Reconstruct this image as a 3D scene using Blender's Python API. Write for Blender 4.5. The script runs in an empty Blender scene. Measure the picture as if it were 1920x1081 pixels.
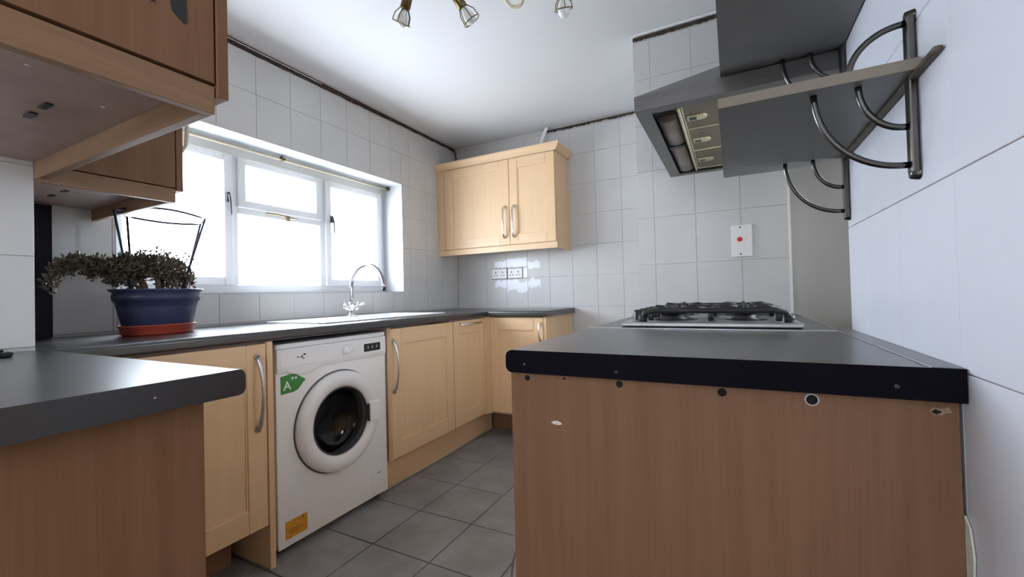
import bpy, bmesh, math, random
from mathutils import Vector, Matrix
random.seed(7)
scene = bpy.context.scene
COL = scene.collection
PI = math.pi

# ------------------------------------------------------------------ camera
cam_data = bpy.data.cameras.new('camera')
cam = bpy.data.objects.new('camera', cam_data)
COL.objects.link(cam)
cam_data.sensor_fit = 'HORIZONTAL'
cam_data.sensor_width = 36.0
cam_data.lens = 796.67 / 1920.0 * 36.0
cam_data.clip_start = 0.02
cam_data.clip_end = 200
_yaw, _pit, _rol = math.radians(27.4782), math.radians(0.7914), math.radians(-1.4747)
_fw = Vector((-math.sin(_yaw) * math.cos(_pit), math.cos(_yaw) * math.cos(_pit), math.sin(_pit)))
_r = Vector((math.cos(_yaw), math.sin(_yaw), 0))
_u = _r.cross(_fw)
_R = math.cos(_rol) * _r + math.sin(_rol) * _u
_U = -math.sin(_rol) * _r + math.cos(_rol) * _u
_m = Matrix((_R, _U, -_fw)).transposed().to_4x4()
_m.translation = Vector((2.1772, 0.0, 1.0136))
cam.matrix_world = _m
scene.camera = cam

# ------------------------------------------------------------------ world, light, exposure
W = bpy.data.worlds.new('overcast_sky')
scene.world = W
W.use_nodes = True
_nt = W.node_tree
_bg = _nt.nodes['Background']
_bg.inputs['Color'].default_value = (0.82, 0.885, 1.0, 1)
_bg.inputs['Strength'].default_value = 8.3
scene.view_settings.view_transform = 'Standard'
scene.view_settings.look = 'None'
scene.view_settings.gamma = 1
scene.view_settings.use_curve_mapping = False
scene.view_settings.exposure = 1.5
scene.cycles.diffuse_bounces = 8
scene.cycles.max_bounces = 16
scene.cycles.transparent_max_bounces = 16
scene.cycles.sample_clamp_indirect = 8

def portal(name, loc, rot, sx, sy):
    l = bpy.data.lights.new(name, 'AREA'); l.shape = 'RECTANGLE'; l.size = sx; l.size_y = sy
    l.cycles.is_portal = True
    o = bpy.data.objects.new(name, l); COL.objects.link(o); o.location = loc; o.rotation_euler = rot
portal('rear_fill_portal', (2.72, -2.5, 1.55), (0, PI / 2, 0), 1.1, 1.7)  # for the added opening behind the camera
portal('recess_fill_portal', (2.93, 1.55, 1.50), (0, PI / 2, 0), 1.06, .30)  # for the added window hidden in the recess
portal('window_portal', (-0.30, 1.605, 1.456), (0, -PI / 2, 0), 0.80, 1.66)

# ------------------------------------------------------------------ materials
def mat(name, color=(.8, .8, .8), rough=.5, metal=0.0, spec=.5, noise=None, bump=None, coat=0.0):
    """noise=(scale xyz, amount, detail): colour variation; bump=(scale xyz, strength, distance)."""
    m = bpy.data.materials.new(name); m.use_nodes = True
    nt = m.node_tree; N = nt.nodes; L = nt.links
    b = N['Principled BSDF']
    b.inputs['Base Color'].default_value = (*color, 1)
    b.inputs['Roughness'].default_value = rough
    b.inputs['Metallic'].default_value = metal
    b.inputs['Specular IOR Level'].default_value = spec
    b.inputs['Coat Weight'].default_value = coat; b.inputs['Coat Roughness'].default_value = .26
    tc = None
    def nz(sc, detail=4, rgh=.55):
        nonlocal tc
        if tc is None:
            tc = N.new('ShaderNodeNewGeometry')
        mp = N.new('ShaderNodeMapping'); mp.inputs['Scale'].default_value = sc
        L.new(tc.outputs['Position'], mp.inputs['Vector'])
        t = N.new('ShaderNodeTexNoise'); t.inputs['Scale'].default_value = 1; t.inputs['Detail'].default_value = detail
        t.inputs['Roughness'].default_value = rgh
        L.new(mp.outputs['Vector'], t.inputs['Vector'])
        return t
    if noise:
        sc, amt = noise[0], noise[1]
        t = nz(sc, noise[2] if len(noise) > 2 else 4)
        cr = N.new('ShaderNodeValToRGB')
        cr.color_ramp.elements[0].position = .32; cr.color_ramp.elements[1].position = .68
        cr.color_ramp.elements[0].color = (*[c * (1 - amt) for c in color], 1)
        cr.color_ramp.elements[1].color = (*[min(1, c * (1 + amt)) for c in color], 1)
        L.new(t.outputs['Fac'], cr.inputs['Fac'])
        L.new(cr.outputs['Color'], b.inputs['Base Color'])
    if bump:
        t = nz(bump[0])
        bp = N.new('ShaderNodeBump'); bp.inputs['Strength'].default_value = bump[1]
        bp.inputs['Distance'].default_value = bump[2]
        L.new(t.outputs['Fac'], bp.inputs['Height']); L.new(bp.outputs['Normal'], b.inputs['Normal'])
    return m

def wood(name, axis, c0, c1, rough=.42, fine=260, spec=.5):
    """beech-effect foil: long streaks along axis, fine pores, slow tone shift."""
    m = bpy.data.materials.new(name); m.use_nodes = True
    nt = m.node_tree; N = nt.nodes; L = nt.links; b = N['Principled BSDF']
    g = N.new('ShaderNodeNewGeometry')
    def n(across, along, det):
        s = [across] * 3; s['xyz'.index(axis)] = along
        mp = N.new('ShaderNodeMapping'); mp.inputs['Scale'].default_value = s
        L.new(g.outputs['Position'], mp.inputs['Vector'])
        t = N.new('ShaderNodeTexNoise'); t.inputs['Scale'].default_value = 1; t.inputs['Detail'].default_value = det
        t.inputs['Distortion'].default_value = .6
        L.new(mp.outputs['Vector'], t.inputs['Vector']); return t
    a = n(38, 1.6, 5); f = n(fine, 6, 3); s = n(3, .8, 2)
    mx = N.new('ShaderNodeMath'); mx.operation = 'MULTIPLY_ADD'; mx.inputs[1].default_value = .55
    L.new(f.outputs['Fac'], mx.inputs[0]); L.new(a.outputs['Fac'], mx.inputs[2])
    m2 = N.new('ShaderNodeMath'); m2.operation = 'MULTIPLY_ADD'; m2.inputs[1].default_value = .5
    L.new(s.outputs['Fac'], m2.inputs[0]); L.new(mx.outputs[0], m2.inputs[2])
    cr = N.new('ShaderNodeValToRGB')
    cr.color_ramp.elements[0].position = .78; cr.color_ramp.elements[1].position = 1.28
    cr.color_ramp.elements[0].color = (*c0, 1); cr.color_ramp.elements[1].color = (*c1, 1)
    mr = N.new('ShaderNodeMapRange'); mr.inputs['From Min'].default_value = .65; mr.inputs['From Max'].default_value = 1.4
    L.new(m2.outputs[0], mr.inputs['Value'])
    cr.color_ramp.elements[0].position = .2; cr.color_ramp.elements[1].position = .8
    L.new(mr.outputs['Result'], cr.inputs['Fac'])
    L.new(cr.outputs['Color'], b.inputs['Base Color'])
    b.inputs['Roughness'].default_value = rough; b.inputs['Specular IOR Level'].default_value = spec
    bp = N.new('ShaderNodeBump'); bp.inputs['Strength'].default_value = .12; bp.inputs['Distance'].default_value = .001
    L.new(f.outputs['Fac'], bp.inputs['Height']); L.new(bp.outputs['Normal'], b.inputs['Normal'])
    return m

def pane_mat(name, tint, gloss=.06, alpha=.0, col=(1, 1, 1)):
    """thin clear glass or sheer cloth: see-through with a little gloss / cloth mixed in by constant factors."""
    m = bpy.data.materials.new(name); m.use_nodes = True
    nt = m.node_tree; N = nt.nodes; L = nt.links
    for x in list(N): N.remove(x)
    out = N.new('ShaderNodeOutputMaterial'); tr = N.new('ShaderNodeBsdfTransparent'); tr.inputs['Color'].default_value = (*tint, 1)
    mx = N.new('ShaderNodeMixShader')
    if alpha:
        d = N.new('ShaderNodeBsdfDiffuse'); d.inputs['Color'].default_value = (*col, 1)
        t = N.new('ShaderNodeBsdfTranslucent'); t.inputs['Color'].default_value = (*col, 1)
        s = N.new('ShaderNodeMixShader'); s.inputs[0].default_value = .03
        L.new(d.outputs[0], s.inputs[1]); L.new(t.outputs[0], s.inputs[2])
        mx.inputs[0].default_value = alpha
        L.new(tr.outputs[0], mx.inputs[1]); L.new(s.outputs[0], mx.inputs[2])
    else:
        g = N.new('ShaderNodeBsdfGlossy'); g.inputs['Roughness'].default_value = .02
        f = N.new('ShaderNodeFresnel'); f.inputs['IOR'].default_value = 1.45
        geo = N.new('ShaderNodeNewGeometry'); inv = N.new('ShaderNodeMath'); inv.operation = 'SUBTRACT'; inv.inputs[0].default_value = 1
        mu = N.new('ShaderNodeMath'); mu.operation = 'MULTIPLY'
        L.new(geo.outputs['Backfacing'], inv.inputs[1]); L.new(f.outputs[0], mu.inputs[0]); L.new(inv.outputs[0], mu.inputs[1])
        L.new(mu.outputs[0], mx.inputs[0]); L.new(tr.outputs[0], mx.inputs[1]); L.new(g.outputs[0], mx.inputs[2])
    L.new(mx.outputs[0], out.inputs['Surface'])
    return m

BEECH0, BEECH1 = (.735, .505, .30), (.785, .55, .335)
M = {}
M['wood_z'] = wood('beech_vertical_grain', 'z', BEECH0, BEECH1, spec=.35)
M['wood_x'] = wood('beech_grain_along_x', 'x', BEECH0, BEECH1)
M['wood_y'] = wood('beech_grain_along_y', 'y', BEECH0, BEECH1)
M['panel'] = wood('shaded_beech_board', 'z', (.200, .103, .053), (.240, .130, .072), .55, 330, .25)  # darker copy of the beech, shade of the near boards in its colour
M['panel_y'] = wood('shaded_beech_board_y', 'y', (.23, .135, .078), (.31, .19, .112), .5, 330, .3)  # same shade-darkened beech, grain along y
M['panel_x'] = wood('shaded_beech_board_x', 'x', (.23, .135, .078), (.31, .19, .112), .5, 330, .3)  # same shade-darkened beech, grain along x
M['board'] = mat('carcass_board', (.40, .30, .26), .5, noise=((9, 9, 9), .10), bump=((300, 300, 300), .05, .0005))
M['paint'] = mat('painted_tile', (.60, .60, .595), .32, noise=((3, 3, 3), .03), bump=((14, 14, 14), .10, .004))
M['paint_lit'] = mat('lit_tile_right', (.74, .765, .84), .30, noise=((3, 3, 3), .03), bump=((14, 14, 14), .10, .004))  # lighter tile paint with the window's bluish light put into the colour
M['grout'] = mat('old_grout', (.55, .545, .54), .9)
M['grout_light'] = mat('fresh_grout', (.68, .68, .675), .8)
M['grout_gold'] = mat('stained_grout', (.46, .31, .13), .9, noise=((12, 12, 12), .5))
M['pale_floor'] = mat('pale_floor', (.55, .50, .44), .6)
M['plaster'] = mat('wall_plaster', (.60, .59, .57), .8)
M['ceiling'] = mat('ceiling_paint', (.70, .70, .705), .8, noise=((1.2, 1.2, 1.2), .02), bump=((3, 3, 3), .08, .01))
M['brown_gap'] = mat('exposed_batten', (.05, .033, .022), .9, noise=((60, 60, 60), .7))
M['white'] = mat('white_gloss', (.82, .82, .82), .3)
M['upvc'] = mat('white_frame', (.62, .63, .64), .35)
M['reveal'] = mat('reveal_paint', (.43, .44, .45), .5)
M['worktop'] = mat('charcoal_laminate', (.010, .010, .013), .42, spec=.8, coat=.7, noise=((260, 260, 260), .3))
M['edge_cap'] = mat('black_edge_cap', (.0035, .003, .007), .6, spec=.08)
M['slate'] = mat('slate_floor_tile', (.27, .27, .28), .42, noise=((5, 5, 5), .22, 8), bump=((10, 10, 10), .35, .006))
M['floor_grout'] = mat('floor_joint', (.11, .108, .105), .9, noise=((30, 30, 30), .5))
M['chrome'] = mat('chrome', (.80, .80, .82), .12, 1)
M['tap_steel'] = mat('tap_chrome', (.42, .41, .47), .16, 1)
M['satin'] = mat('satin_steel', (.55, .55, .56), .33, 1)
M['bronze_tube'] = mat('dark_steel_tube', (.115, .11, .105), .26, 1)
M['hood'] = mat('brushed_hood_steel', (.165, .16, .158), .38, .85, noise=((4, 60, 60), .08))
M['shelf'] = mat('grey_shelf_laminate', (.155, .15, .147), .42, noise=((6, 6, 6), .06))
M['shelf_edge'] = mat('shelf_edge_strip', (.25, .22, .17), .5, noise=((8, 8, 8), .08))
M['filter'] = mat('filter_aluminium', (.17, .135, .09), .45, .4, noise=((160, 160, 160), .25))
M['batten'] = mat('dark_batten', (.085, .068, .045), .5, noise=((30, 30, 30), .5))
M['cream'] = mat('cream_plastic', (.50, .46, .30), .45)
M['lens'] = mat('lamp_lens', (.22, .18, .155), .4)
M['black'] = mat('black_plastic', (.012, .012, .014), .35)
M['iron'] = mat('cast_iron', (.014, .013, .014), .42, bump=((200, 200, 200), .2, .001))
M['brass'] = mat('antique_brass', (.16, .115, .05), .35, .9)
M['cream_ring'] = mat('cream_ring', (.62, .56, .42), .4)
M['bulb'] = mat('pearl_bulb', (.74, .74, .72), .25)
M['appliance'] = mat('white_enamel', (.88, .88, .88), .28)
M['appliance2'] = mat('white_plastic', (.86, .86, .87), .35)
M['grey_plastic'] = mat('grey_plastic', (.35, .35, .35), .4)
M['drum'] = mat('drum_steel', (.17, .17, .175), .3, .9)
M['rubber'] = mat('dark_rubber', (.05, .05, .052), .5)
M['green'] = mat('green_label', (.045, .25, .05), .45)
M['orange'] = mat('orange_label', (.72, .33, .03), .5, noise=((60, 60, 60), .15))
M['label_white'] = mat('label_print_white', (.85, .85, .85), .5)
M['brown_print'] = mat('label_print_brown', (.28, .10, .01), .5)
M['red'] = mat('red_plastic', (.70, .02, .02), .35)
M['pot'] = mat('navy_pot', (.028, .034, .085), .4, bump=((40, 40, 40), .1, .002))
M['saucer'] = mat('terracotta_saucer', (.36, .055, .03), .45)
M['soil'] = mat('soil', (.03, .022, .016), .95, bump=((90, 90, 90), .8, .01))
M['leaf'] = mat('fleshy_leaf', (.115, .095, .065), .5, noise=((25, 25, 25), .55))
M['stem'] = mat('woody_stem', (.10, .055, .035), .7, noise=((60, 60, 60), .3))
M['stem_red'] = mat('red_stem', (.26, .035, .05), .6)
M['wire'] = mat('dark_wire', (.035, .033, .06), .4, .5)
M['dark_post'] = mat('dark_post', (.018, .014, .019), .8, spec=.2)
M['glass'] = pane_mat('window_glass', (.97, .985, .98))
M['dark_glass'] = pane_mat('door_glass', (.45, .45, .46))
M['net'] = pane_mat('net_curtain_cloth', (1, 1, 1), alpha=.06, col=(.88, .88, .90))
M['lace'] = pane_mat('net_curtain_header', (1, 1, 1), alpha=.26, col=(.86, .84, .78))
M['rod'] = mat('cream_rod', (.66, .58, .40), .4)
M['reflection'] = mat('window_reflection', (.84, .88, .97), .22, bump=((70, 70, 70), .3, .003))  # bluish white standing in for the window mirrored in the tiles
M['paper'] = mat('torn_paper', (.70, .72, .62), .8, noise=((50, 50, 50), .15))
M['worn'] = mat('bare_chip', (.62, .60, .58), .6)
M['bare_chip'] = mat('bare_chipboard', (.34, .24, .16), .8, noise=((300, 300, 300), .3))
M['hole'] = mat('drill_hole', (.012, .010, .009), .9)

# ------------------------------------------------------------------ geometry helpers
class MB:
    def __init__(s): s.bm = bmesh.new()
    def _merge(s, b2, matrix=None):
        me = bpy.data.meshes.new('tmp'); b2.to_mesh(me); b2.free()
        if matrix is not None: me.transform(matrix)
        s.bm.from_mesh(me); bpy.data.meshes.remove(me)
    def box(s, x0, x1, y0, y1, z0, z1, bev=0.0, seg=2):
        b = bmesh.new(); bmesh.ops.create_cube(b, size=1)
        for v in b.verts:
            v.co = Vector(((x0 + x1) / 2 + v.co.x * (x1 - x0), (y0 + y1) / 2 + v.co.y * (y1 - y0), (z0 + z1) / 2 + v.co.z * (z1 - z0)))
        if bev:
            bmesh.ops.bevel(b, geom=list(b.edges), offset=bev, segments=seg, affect='EDGES', profile=.5)
        s._merge(b); return s
    def tube(s, pts, r, seg=10, closed=False, flat=None):
        """sweep a circle (radius r, or a list of radii) along pts; flat=(a,b) gives an elliptic section."""
        P = [Vector(p) for p in pts]; n = len(P)
        rs = r if isinstance(r, (list, tuple)) else [r] * n
        bm = s.bm; rings = []
        prev = None
        for i in range(n):
            if closed: t = (P[(i + 1) % n] - P[i - 1])
            else: t = P[min(i + 1, n - 1)] - P[max(i - 1, 0)]
            t.normalize()
            if prev is None:
                a = Vector((0, 0, 1)) if abs(t.z) < .9 else Vector((1, 0, 0))
                u = t.cross(a).normalized()
            else:
                u = (prev - t * prev.dot(t)).normalized()
            prev = u; w = t.cross(u)
            fa, fb = flat if flat else (1, 1)
            rings.append([bm.verts.new(P[i] + (u * math.cos(k * 2 * PI / seg) * fa + w * math.sin(k * 2 * PI / seg) * fb) * rs[i]) for k in range(seg)])
        m = n if closed else n - 1
        for i in range(m):
            A, B = rings[i], rings[(i + 1) % n]
            for k in range(seg):
                f = bm.faces.new((A[k], A[(k + 1) % seg], B[(k + 1) % seg], B[k])); f.smooth = True
        if not closed:
            bm.faces.new(list(reversed(rings[0]))); bm.faces.new(rings[-1])
        return s
    def lathe(s, prof, origin, axis='z', seg=48, sx=1, sy=1, cap=False):
        """prof: (radius, height) pairs, spun around the axis through origin; sx, sy stretch the section."""
        o = Vector(origin); bm = s.bm; rings = []
        def pt(r, h, a):
            c, d = math.cos(a) * r * sx, math.sin(a) * r * sy
            if axis == 'z': v = Vector((c, d, h))
            elif axis == 'x': v = Vector((h, c, d))
            else: v = Vector((d, h, c))
            return o + v
        for r, h in prof:
            if r < 1e-6: rings.append([bm.verts.new(pt(0, h, 0))])
            else: rings.append([bm.verts.new(pt(r, h, k * 2 * PI / seg)) for k in range(seg)])
        for A, B in zip(rings, rings[1:]):
            for k in range(seg):
                k2 = (k + 1) % seg
                if len(A) == 1 and len(B) == 1: continue
                if len(A) == 1: f = bm.faces.new((A[0], B[k2], B[k]))
                elif len(B) == 1: f = bm.faces.new((A[k], A[k2], B[0]))
                else: f = bm.faces.new((A[k], A[k2], B[k2], B[k]))
                f.smooth = True
        if cap:
            for Rg in (rings[0], rings[-1]):
                if len(Rg) > 2: bm.faces.new(Rg)
        return s
    def prism(s, poly, axis, a0, a1, bev=0):
        """poly: 2D outline in the plane normal to axis (x: (y,z), y: (x,z), z: (x,y)), extruded a0..a1."""
        b = bmesh.new()
        def P(p, a):
            return {'x': (a, p[0], p[1]), 'y': (p[0], a, p[1]), 'z': (p[0], p[1], a)}[axis]
        A = [b.verts.new(P(p, a0)) for p in poly]; B = [b.verts.new(P(p, a1)) for p in poly]
        n = len(poly)
        b.faces.new(A); b.faces.new(list(reversed(B)))
        for k in range(n): b.faces.new((A[k], B[k], B[(k + 1) % n], A[(k + 1) % n]))
        bmesh.ops.recalc_face_normals(b, faces=list(b.faces))
        if bev: bmesh.ops.bevel(b, geom=list(b.edges), offset=bev, segments=1, affect='EDGES')
        s._merge(b); return s
    def faces(s, verts, fs, smooth=False):
        V = [s.bm.verts.new(v) for v in verts]
        for f in fs:
            q = s.bm.faces.new([V[i] for i in f]); q.smooth = smooth
        return s

ORG = {}
def worg(o):
    return ORG.get(o.name, Vector((0, 0, 0)))
def link(o, parent, org):
    COL.objects.link(o)
    if parent is not None:
        o.parent = parent; o.location = org - worg(parent)
    else: o.location = org
    ORG[o.name] = org.copy()
def tag(o, label=None, cat=None, group=None, kind=None):
    if label: o['label'] = label
    if cat: o['category'] = cat
    if group: o['group'] = group
    if kind: o['kind'] = kind
    return o
def obj(name, mb, m, parent=None, label=None, cat=None, group=None, kind=None, recalc=True):
    bm = mb.bm
    if recalc: bmesh.ops.recalc_face_normals(bm, faces=list(bm.faces))
    xs = [v.co for v in bm.verts]
    lo = Vector((min(v.x for v in xs), min(v.y for v in xs), min(v.z for v in xs)))
    hi = Vector((max(v.x for v in xs), max(v.y for v in xs), max(v.z for v in xs)))
    org = Vector(((lo.x + hi.x) / 2, (lo.y + hi.y) / 2, lo.z))
    for v in bm.verts: v.co -= org
    me = bpy.data.meshes.new(name); bm.to_mesh(me); bm.free()
    me.materials.append(M[m] if isinstance(m, str) else m)
    o = bpy.data.objects.new(name, me); link(o, parent, org)
    return tag(o, label, cat, group, kind)
def thing(name, loc, label, cat, group=None, kind=None):
    o = bpy.data.objects.new(name, None); o.empty_display_size = .05
    link(o, None, Vector(loc)); return tag(o, label, cat, group, kind)
def kids(o): return [c for c in bpy.data.objects if c.parent == o]
def dup(o, delta, parent=None, label=None):
    c = o.copy(); COL.objects.link(c)
    if parent is None:
        c.location = Vector(o.location) + Vector(delta); ORG[c.name] = worg(o) + Vector(delta)
        if label: c['label'] = label
    else:
        c.parent = parent
    for k in kids(o): dup(k, delta, c)
    return c
def bx(*a, **k): return MB().box(*a, **k)
def struct(name, mb, m, parent=None): return obj(name, mb, m, parent, kind='structure' if parent is None else None)
def arc(c, r, a0, a1, n, U, V, r2=None):
    c, U, V = Vector(c), Vector(U), Vector(V)
    r2 = r if r2 is None else r2
    return [c + U * r * math.cos(a0 + (a1 - a0) * k / n) + V * r2 * math.sin(a0 + (a1 - a0) * k / n) for k in range(n + 1)]

# ------------------------------------------------------------------ room dimensions (metres)
ZC, YB, XR, YR = 2.3264, 3.152, 2.448, 1.386
TH = .0045                     # tile thickness, tile faces lie in the wall planes
YW0, YW1, ZW0, ZW1 = .775, 2.436, 1.056, 1.856   # window opening
XS, YS = .56, .41              # wall stub on the left

# ---- shell
floor = struct('floor', bx(-.3, 3.0, -.62, 3.4, -.12, -.005), 'floor_grout')
struct('floor_rear', bx(-.3, 3.0, -3.9, -.621, -.12, .0), 'pale_floor')
ceil_ = struct('ceiling', bx(-.5, 3.0, -3.9, 3.4, ZC, ZC + .1), 'ceiling')
w = MB()
w.box(-.245, -TH, -1.6, YW0 - .001, 0, ZC); w.box(-.245, -TH, YW1 + .001, 3.4, 0, ZC)
w.box(-.245, -TH, YW0 - .001, YW1 + .001, 0, ZW0 - .001); w.box(-.245, -TH, YW0 - .001, YW1 + .001, ZW1 + .001, ZC)
wall_left = struct('wall_left', w, 'grout')
wall_back = struct('wall_back', bx(-TH, 2.9, YB + TH, 3.4, 0, ZC), 'grout')
wall_chim = struct('wall_chimney', bx(1.754 + TH, 2.408, 2.228 + TH, YB, 0, ZC), 'grout_light')
wall_right = struct('wall_right', bx(XR + TH, 2.64, -.92, YR, 0, ZC), 'grout_gold')
RW0, RW1, RZ0, RZ1 = 1.40, 1.70, .96, 2.04     # window added in the unseen side of the recess for fill daylight
w = MB(); w.box(2.64, 2.9, -.92, RW0, 0, ZC); w.box(2.64, 2.9, RW1, YB, 0, ZC); w.box(2.64, 2.9, RW0, RW1, 0, RZ0); w.box(2.64, 2.9, RW0, RW1, RZ1, ZC); w.box(2.408, 2.64, 2.29 + TH, YB, 0, ZC)
wall_recess = struct('wall_recess', w, 'paint')
wall_stub = struct('wall_stub', bx(-TH, XS - TH, -3.6, YS, 0, ZC), 'grout')
wall_front = struct('wall_front', bx(XS, 2.64, -3.7, -3.6, 0, ZC), 'plaster')
w = MB(); w.box(2.46, 2.64, -3.6, -3.35, 0, ZC); w.box(2.46, 2.64, -1.65, -.9205, 0, ZC); w.box(2.46, 2.64, -3.35, -1.65, 2.10, ZC); w.box(2.46, 2.64, -3.35, -1.65, 0, 1.0)  # opening added behind the camera to bring in fill daylight
struct('wall_rear', w, 'plaster')
# painted window reveal (thin lining of the opening) and corner returns
w = MB()
w.box(-.184, .001, YW1 + .0005, YW1 + .004, ZW0, ZW1); w.box(-.184, .001, YW0 - .004, YW0 - .0005, ZW0, ZW1)
w.box(-.184, .001, YW0, YW1, ZW1 + .0005, ZW1 + .004); w.box(-.184, .003, YW0, YW1, ZW0 - .004, ZW0 - .0005)
obj('window_reveal', w, 'reveal', wall_left)

# ---- wall tiles, one object each, mesh shared between equal sizes
TILE_CACHE = {}
def tile_mesh(wd, ht, th, name, m, inset=.0009):
    key = (round(wd, 4), round(ht, 4), round(th, 4), m)
    if key in TILE_CACHE: return TILE_CACHE[key]
    a, b, i = wd / 2, ht / 2, inset
    v = [(-a, -b, 0), (a, -b, 0), (a, b, 0), (-a, b, 0), (-a, -b, th * .78), (a, -b, th * .78), (a, b, th * .78), (-a, b, th * .78),
         (-a + i, -b + i, th), (a - i, -b + i, th), (a - i, b - i, th), (-a + i, b - i, th)]
    f = [(8, 9, 10, 11)] + [(k, (k + 1) % 4, (k + 1) % 4 + 4, k + 4) for k in range(4)] + [(k + 4, (k + 1) % 4 + 4, (k + 1) % 4 + 8, k + 8) for k in range(4)]
    me = bpy.data.meshes.new(name); me.from_pydata(v, [], f); me.materials.append(M[m]); TILE_CACHE[key] = me
    return me
def cuts(lo, hi, ref, step):
    k = math.ceil((lo - ref) / step + 1e-6); c = [lo]
    while ref + k * step < hi - 1e-6: c.append(ref + k * step); k += 1
    c.append(hi); return c
def tile_wall(parent, frame, us, vs, m, gap=.0014, hole=None, name='wall_tile', th=TH, jit=.0022):
    """frame(u,v) -> (point on the grout plane, basis matrix U,V,N)."""
    for i in range(len(us) - 1):
        for j in range(len(vs) - 1):
            rects = [(us[i], us[i + 1], vs[j], vs[j + 1])]
            if hole:
                h0, h1, g0, g1 = hole; out = []
                for a, b, c, d in rects:
                    if b <= h0 or a >= h1 or d <= g0 or c >= g1: out.append((a, b, c, d)); continue
                    if a < h0: out.append((a, h0, c, d))
                    if b > h1: out.append((h1, b, c, d))
                    aa, bb = max(a, h0), min(b, h1)
                    if c < g0: out.append((aa, bb, c, g0))
                    if d > g1: out.append((aa, bb, g1, d))
                rects = out
            for a, b, c, d in rects:
                if b - a < .012 or d - c < .012: continue
                me = tile_mesh(b - a - gap, d - c - gap, th, name, m)
                o = bpy.data.objects.new(name, me); COL.objects.link(o)
                P, B = frame((a + b) / 2, (c + d) / 2)
                o.parent = parent
                mt = B.to_4x4() @ Matrix.Rotation(random.uniform(-jit, jit), 4, 'X') @ Matrix.Rotation(random.uniform(-jit, jit), 4, 'Y')
                mt.translation = Vector(P) - worg(parent)
                o.matrix_basis = mt
def basis(U, V, Nn): return Matrix((Vector(U), Vector(V), Vector(Nn))).transposed()
FX = lambda x: (lambda u, v: ((x, u, v), basis((0, 1, 0), (0, 0, 1), (1, 0, 0))))       # faces +X
FXn = lambda x: (lambda u, v: ((x, u, v), basis((0, -1, 0), (0, 0, 1), (-1, 0, 0))))    # faces -X
FYn = lambda y: (lambda u, v: ((u, y, v), basis((1, 0, 0), (0, 0, 1), (0, -1, 0))))     # faces -Y
FZ = lambda z: (lambda u, v: ((u, v, z), basis((1, 0, 0), (0, 1, 0), (0, 0, 1))))
ROWS = lambda lo, hi: cuts(lo, hi, 1.145, .236)
tile_wall(wall_left, FX(-TH), cuts(.42, YB - .001, 1.545, .1955), ROWS(.903, 2.292), 'paint', hole=(YW0, YW1, ZW0, ZW1))
tile_wall(wall_back, FYn(YB + TH), cuts(.001, 1.752, .098, .1955), ROWS(.67, 2.288), 'paint')
tile_wall(wall_chim, FYn(2.228 + TH), cuts(1.754, 2.408, 1.836, .191), [.70, .9] + ROWS(.903, 2.286)[1:], 'paint', gap=.0009)
tile_wall(wall_chim, FXn(1.754 + TH), cuts(2.233, YB - .001, 2.42, .1955), ROWS(.67, 2.288), 'paint')
tile_wall(wall_right, FX(0) if False else (lambda u, v: ((XR + TH, u, v), basis((0, -1, 0), (0, 0, 1), (-1, 0, 0)))), cuts(.34, YR, .79, .2225), cuts(.005, 2.30, .893, .2705), 'paint_lit', gap=.0016)
tile_wall(wall_stub, FX(XS - TH), cuts(.02, YS, .215, .1955), ROWS(.67, 2.29), 'paint')
# white corner bead down the right edge of the chimney breast
obj('corner_bead', MB().box(2.400, 2.4105, 2.2235, 2.2275, .9, 2.29), 'white', wall_chim)

# ---- floor tiles
tile_wall(floor, FZ(-.005), cuts(.02, 2.44, .828, .2895), cuts(-.4, YB, 1.292, .2985), 'slate', gap=.006, name='floor_tile', th=.005, jit=.0035)

# ---- ragged dark gaps under the ceiling where the coving has come off
def ragged(name, p0, p1, nrm, lo, hi, m, n=70, amp=.006, seed=1, th=.004):
    rnd = random.Random(seed); p0, p1, nrm = Vector(p0), Vector(p1), Vector(nrm)
    mb = MB(); vs = []
    for k in range(n + 1):
        t = k / n; b = p0.lerp(p1, t); l = lo[0] + (lo[1] - lo[0]) * t + rnd.uniform(-amp, amp); h = hi[0] + (hi[1] - hi[0]) * t
        vs += [b + Vector((0, 0, l)), b + Vector((0, 0, h)), b + nrm * th + Vector((0, 0, l)), b + nrm * th + Vector((0, 0, h))]
    fs = []
    for k in range(n):
        a, b = 4 * k, 4 * k + 4
        fs += [(a + 2, b + 2, b + 3, a + 3), (a, a + 2, a + 3, a + 1) if k == 0 else None, (a, b, b + 2, a + 2), (a + 1, a + 3, b + 3, b + 1)]
    mb.faces(vs, [f for f in fs if f]); return struct(name, mb, m)
ragged('trim_1', (-.0005, .60, 0), (-.0005, 3.14, 0), (1, 0, 0), (2.288, 2.303), (ZC - .001, ZC - .006), 'brown_gap', amp=.003, seed=3)
ragged('trim_2', (.88, 3.1515, 0), (1.752, 3.1515, 0), (0, -1, 0), (2.296, 2.306), (2.316, 2.320), 'brown_gap', amp=.006, seed=5)
ragged('trim_3', (1.756, 2.2275, 0), (2.40, 2.2275, 0), (0, -1, 0), (2.292, 2.292), (2.309, 2.309), 'brown_gap', amp=.003, seed=8)
struct('trim_4', bx(1.745, 2.40, 2.214, 2.2225, 2.312, ZC - .001, bev=.003), 'white')
# thin bright plaster lip between the dark lines on the window wall
ragged('trim_5', (.004, .60, 0), (.004, 1.75, 0), (1, 0, 0), (2.312, 2.314), (2.317, 2.317), 'white', amp=.0008, seed=4, th=.003)
# loose corner cable at the end of the dark gap
tag(obj('loose_cable', MB().tube([(.012, 3.03, 2.30), (.014, 3.10, 2.292), (.014, 3.135, 2.275), (.014, 3.138, 2.23), (.012, 3.142, 2.16)], .0045, 8), 'black'),
    'short black cable hanging in the ceiling corner above the wall cabinet', 'cable')
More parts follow.
